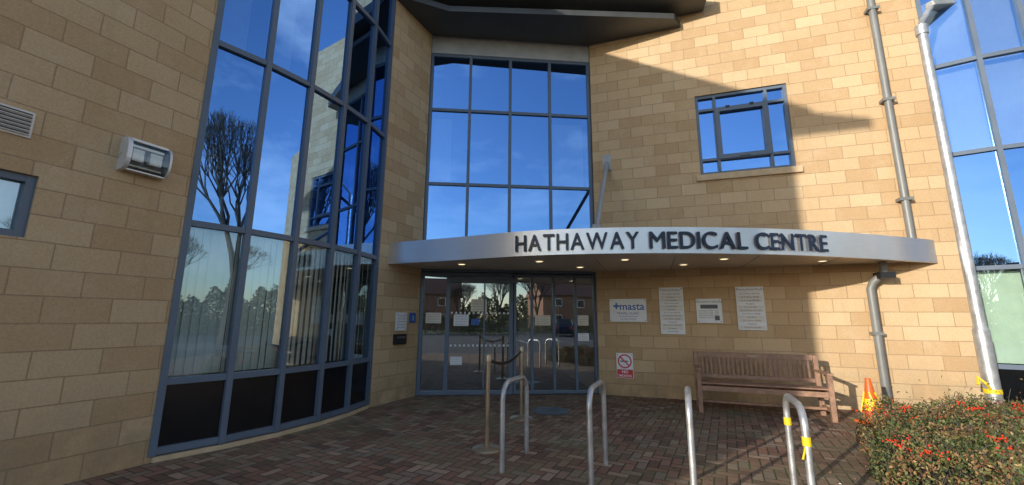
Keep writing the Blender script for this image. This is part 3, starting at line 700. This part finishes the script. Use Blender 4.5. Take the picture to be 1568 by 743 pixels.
hedge()

# ------------------------------------------------------------ surroundings (seen in the glass)
def tree_mesh(seed,h):
    rn=random.Random(seed); mb=MB()
    def grow(p,d,L,r,dep):
        q=p+d*L*.5+Vector((rn.gauss(0,.03),rn.gauss(0,.03),0))*L; e=p+(d+Vector((rn.gauss(0,.10),rn.gauss(0,.10),.05))).normalized()*L
        mb.tube([p,q,e],r,M['bark'],5 if dep<3 else 3,False,r1=r*.68)
        if dep>=7: return
        k=4 if dep in (1,2) else 3 if dep in(0,3,5,6) else 2
        for i in range(k):
            an=rn.uniform(.2,.5); ph=2*math.pi*(i+rn.random()*.7)/k
            a=d.orthogonal().normalized(); b=d.cross(a); nd=(d*math.cos(an)+(a*math.cos(ph)+b*math.sin(ph))*math.sin(an)+Vector((0,0,.14))).normalized()
            grow(e,nd,L*rn.uniform(.66,.84),max(r*.6,.008),dep+1)
    grow(Vector((0,0,0)),Vector((0,0,1)),h*.2,h*.018,0)
    o=mb.obj('bare_tree'); return o
t=tree_mesh(3,11); t.location=(15.6,-4.2,0); t.scale=(1.35,1.35,1.6)
for i,(x,y,s) in enumerate(((5.5,-31,.9),(1.5,-34,.75),(10.5,-33,1.),(31,-2,1.),(29,-16,1.15),(33,6,.85),(-6,-33,.9),(22,-26,1.))):
    o=bpy.data.objects.new('bare_tree',t.data); link(o); o.location=(x,y,0); o.scale=(s,s,s); o.rotation_euler=(0,0,i*1.3)
def clump_mass(name,pts,h,wd,cnt,size):
    P=[Vector((*p,0)) for p in pts]
    segs=[(P[i],P[i+1]) for i in range(len(P)-1)]; L=[(b-a).length for a,b in segs]; tot=sum(L)
    cen=np.zeros((cnt,3))
    for i in range(cnt):
        s=random.random()*tot; k=0
        while s>L[k]: s-=L[k];k+=1
        a,b=segs[k]; d=(b-a).normalized(); nn=Vector((d.y,-d.x,0)); hh=h*(.8+.2*math.sin(s*.7+k)+.12*math.sin(s*2.3))
        p=a+d*s+nn*random.gauss(0,wd*.35); cen[i]=(p.x,p.y,random.random()**.8*hh)
    a=rng.normal(size=(cnt,3)); a/=np.linalg.norm(a,axis=1)[:,None]; b=np.cross(a,rng.normal(size=(cnt,3))); b/=np.linalg.norm(b,axis=1)[:,None]
    V=np.stack([cen-a*size,cen+b*size*.6,cen+a*size,cen-b*size*.6],1).reshape(-1,3)
    me=bpy.data.meshes.new(name); me.from_pydata(V.tolist(),[],[tuple(range(4*i,4*i+4)) for i in range(cnt)]); me.materials.append(M['hedge'])
    link(bpy.data.objects.new(name,me))
clump_mass('boundary_hedge',[(-14,-27),(27,-27),(31,8)],2.0,1.2,40000,.08)
clump_mass('distant_tree_line',[(-60,-70),(0,-80),(60,-65),(80,-20),(80,40)],7,6,60000,.3)
def house(x,y,rot,w,d,h):
    e=empty('brick_house'); mx=Matrix.Translation((x,y,0))@Matrix.Rotation(rot,4,'Z'); mb=MB()
    mb.box(-w/2,w/2,-d/2,d/2,0,h,M['brick'],mx); mb.obj('walls',e); mb=MB()
    R=[mx@Vector(v) for v in ((-w/2-.3,-d/2-.4,h-.1),(w/2+.3,-d/2-.4,h-.1),(w/2+.3,0,h+d*.35),(-w/2-.3,0,h+d*.35),(w/2+.3,d/2+.4,h-.1),(-w/2-.3,d/2+.4,h-.1))]
    mb.face([R[0],R[1],R[2],R[3]],M['tile']); mb.face([R[3],R[2],R[4],R[5]],M['tile']); mb.face([R[1],R[4],R[2]],M['brick']); mb.face([R[0],R[3],R[5]],M['brick']); mb.obj('roof',e)
    mb=MB()
    for s in (-1,1):
        for k in (-.3,0,.3):
            for z in (.9,3.4): mb.box(k*w-.6,k*w+.6,s*d/2-.02 if s>0 else -d/2-.04,s*d/2+.04 if s>0 else -d/2+.02,z,z+1.2,M['white'],mx); mb.box(k*w-.52,k*w+.52,(d/2+.041)if s>0 else -d/2-.045,(d/2+.045) if s>0 else -d/2-.041,z+.08,z+1.12,M['spandrel'],mx)
    mb.obj('windows',e)
house(44,-8,1.3,9,7,5.2); house(47,6,1.5,9,7,5.2); house(-4,-52,.1,12,8,5.2); house(20,-50,-.1,12,8,5.2)
def car(x,y,rot):
    e=empty('parked_car'); mx=Matrix.Translation((x,y,0))@Matrix.Rotation(rot,4,'Z')
    def loft(mb,st,m):
        rings=[[mx@Vector(v) for v in ((X,-w,z0),(X,-w*1.02,(z0+z1)/2),(X,-w*k,z1),(X,w*k,z1),(X,w*1.02,(z0+z1)/2),(X,w,z0))] for X,z0,z1,w,k in st]
        for i in range(len(rings)-1):
            for j in range(6): mb.face([rings[i][j],rings[i][(j+1)%6],rings[i+1][(j+1)%6],rings[i+1][j]],m)
        mb.face(rings[0][::-1],m); mb.face(rings[-1],m)
    mb=MB(); loft(mb,[(-2.1,.35,.62,.75,.9),(-2.0,.25,.85,.85,.92),(-1.2,.22,.93,.88,.92),(1.2,.22,.98,.88,.92),(1.95,.25,.95,.86,.92),(2.1,.35,.8,.8,.9)],M['carpaint']); mb.obj('body',e)
    mb=MB(); loft(mb,[(-1.15,.92,.94,.78,.95),(-.45,.92,1.42,.76,.78),(1.1,.92,1.45,.76,.78),(1.85,.92,.97,.76,.95)],M['spandrel']); mb.obj('cabin',e)
    mb=MB(); loft(mb,[(-.42,1.425,1.44,.58,.95),(1.05,1.455,1.47,.58,.95)],M['carpaint']); mb.obj('roof',e)
    mb=MB()
    for X in (-1.3,1.3):
        for s in (-1,1): mb.tube([mx@Vector((X,s*.7,.32)),mx@Vector((X,s*.9,.32))],.32,M['tyre'],18); mb.tube([mx@Vector((X,s*.9,.32)),mx@Vector((X,s*.905,.32))],.19,M['galv'],12)
    mb.obj('wheels',e)
    mb=MB()
    for s in (-.6,.6): mb.box(-2.11,-1.98,s-.17,s+.17,.62,.76,M['white'],mx); mb.box(2.03,2.11,s-.12,s+.12,.65,.85,M['red'],mx)
    mb.obj('lights',e)
car(9.5,-19,1.9); car(14.5,-19,1.57); car(20,-12,1.57)

# ------------------------------------------------------------ light
SD=Vector((-.757,-.653)).normalized(); EL=math.radians(12.)
sun=bpy.data.lights.new('sun','SUN'); sun.energy=5.0; sun.angle=math.radians(.5); sun.color=(1,.92,.80)
so=bpy.data.objects.new('sun',sun); COL.objects.link(so)
to=Vector((SD.x*math.cos(EL),SD.y*math.cos(EL),math.sin(EL))); so.rotation_euler=to.to_track_quat('Z','Y').to_euler(); so.location=to*60
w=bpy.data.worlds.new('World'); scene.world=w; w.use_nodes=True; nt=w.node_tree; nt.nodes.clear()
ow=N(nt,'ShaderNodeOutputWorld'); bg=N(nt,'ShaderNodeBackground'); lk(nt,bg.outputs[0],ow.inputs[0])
sky=N(nt,'ShaderNodeTexSky'); sky.sky_type='NISHITA'; sky.sun_disc=False; sky.sun_elevation=EL; sky.sun_rotation=math.atan2(SD.x,SD.y)
sky.air_density=1.; sky.dust_density=.6; sky.ozone_density=1.8
tc=N(nt,'ShaderNodeTexCoord'); mpn=N(nt,'ShaderNodeMapping'); mpn.inputs['Scale'].default_value=(1.,1.6,3.2); mpn.inputs['Rotation'].default_value=(.3,.2,.6); lk(nt,tc.outputs['Generated'],mpn.inputs[0])
cn=noise(nt,mpn.outputs[0],1.7,8,.6); cf=mth(nt,'MULTIPLY',ramp(nt,cn,.47,.78),.5)
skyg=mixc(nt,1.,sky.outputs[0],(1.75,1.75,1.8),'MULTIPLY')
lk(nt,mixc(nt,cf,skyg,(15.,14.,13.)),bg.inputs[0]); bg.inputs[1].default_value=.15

# ------------------------------------------------------------ camera
cam=bpy.data.cameras.new('camera'); cam.sensor_width=36; cam.lens=634/1568*36; cam.clip_end=1500; cam.clip_start=.05
co=bpy.data.objects.new('camera',cam); COL.objects.link(co)
co.matrix_world=Matrix.Translation((0,0,1.4))@Matrix.Rotation(math.radians(90+10.6),4,'X')@Matrix.Rotation(.0068,4,'Z')
scene.camera=co
scene.view_settings.view_transform='Standard'; scene.view_settings.look='None'; scene.view_settings.exposure=0
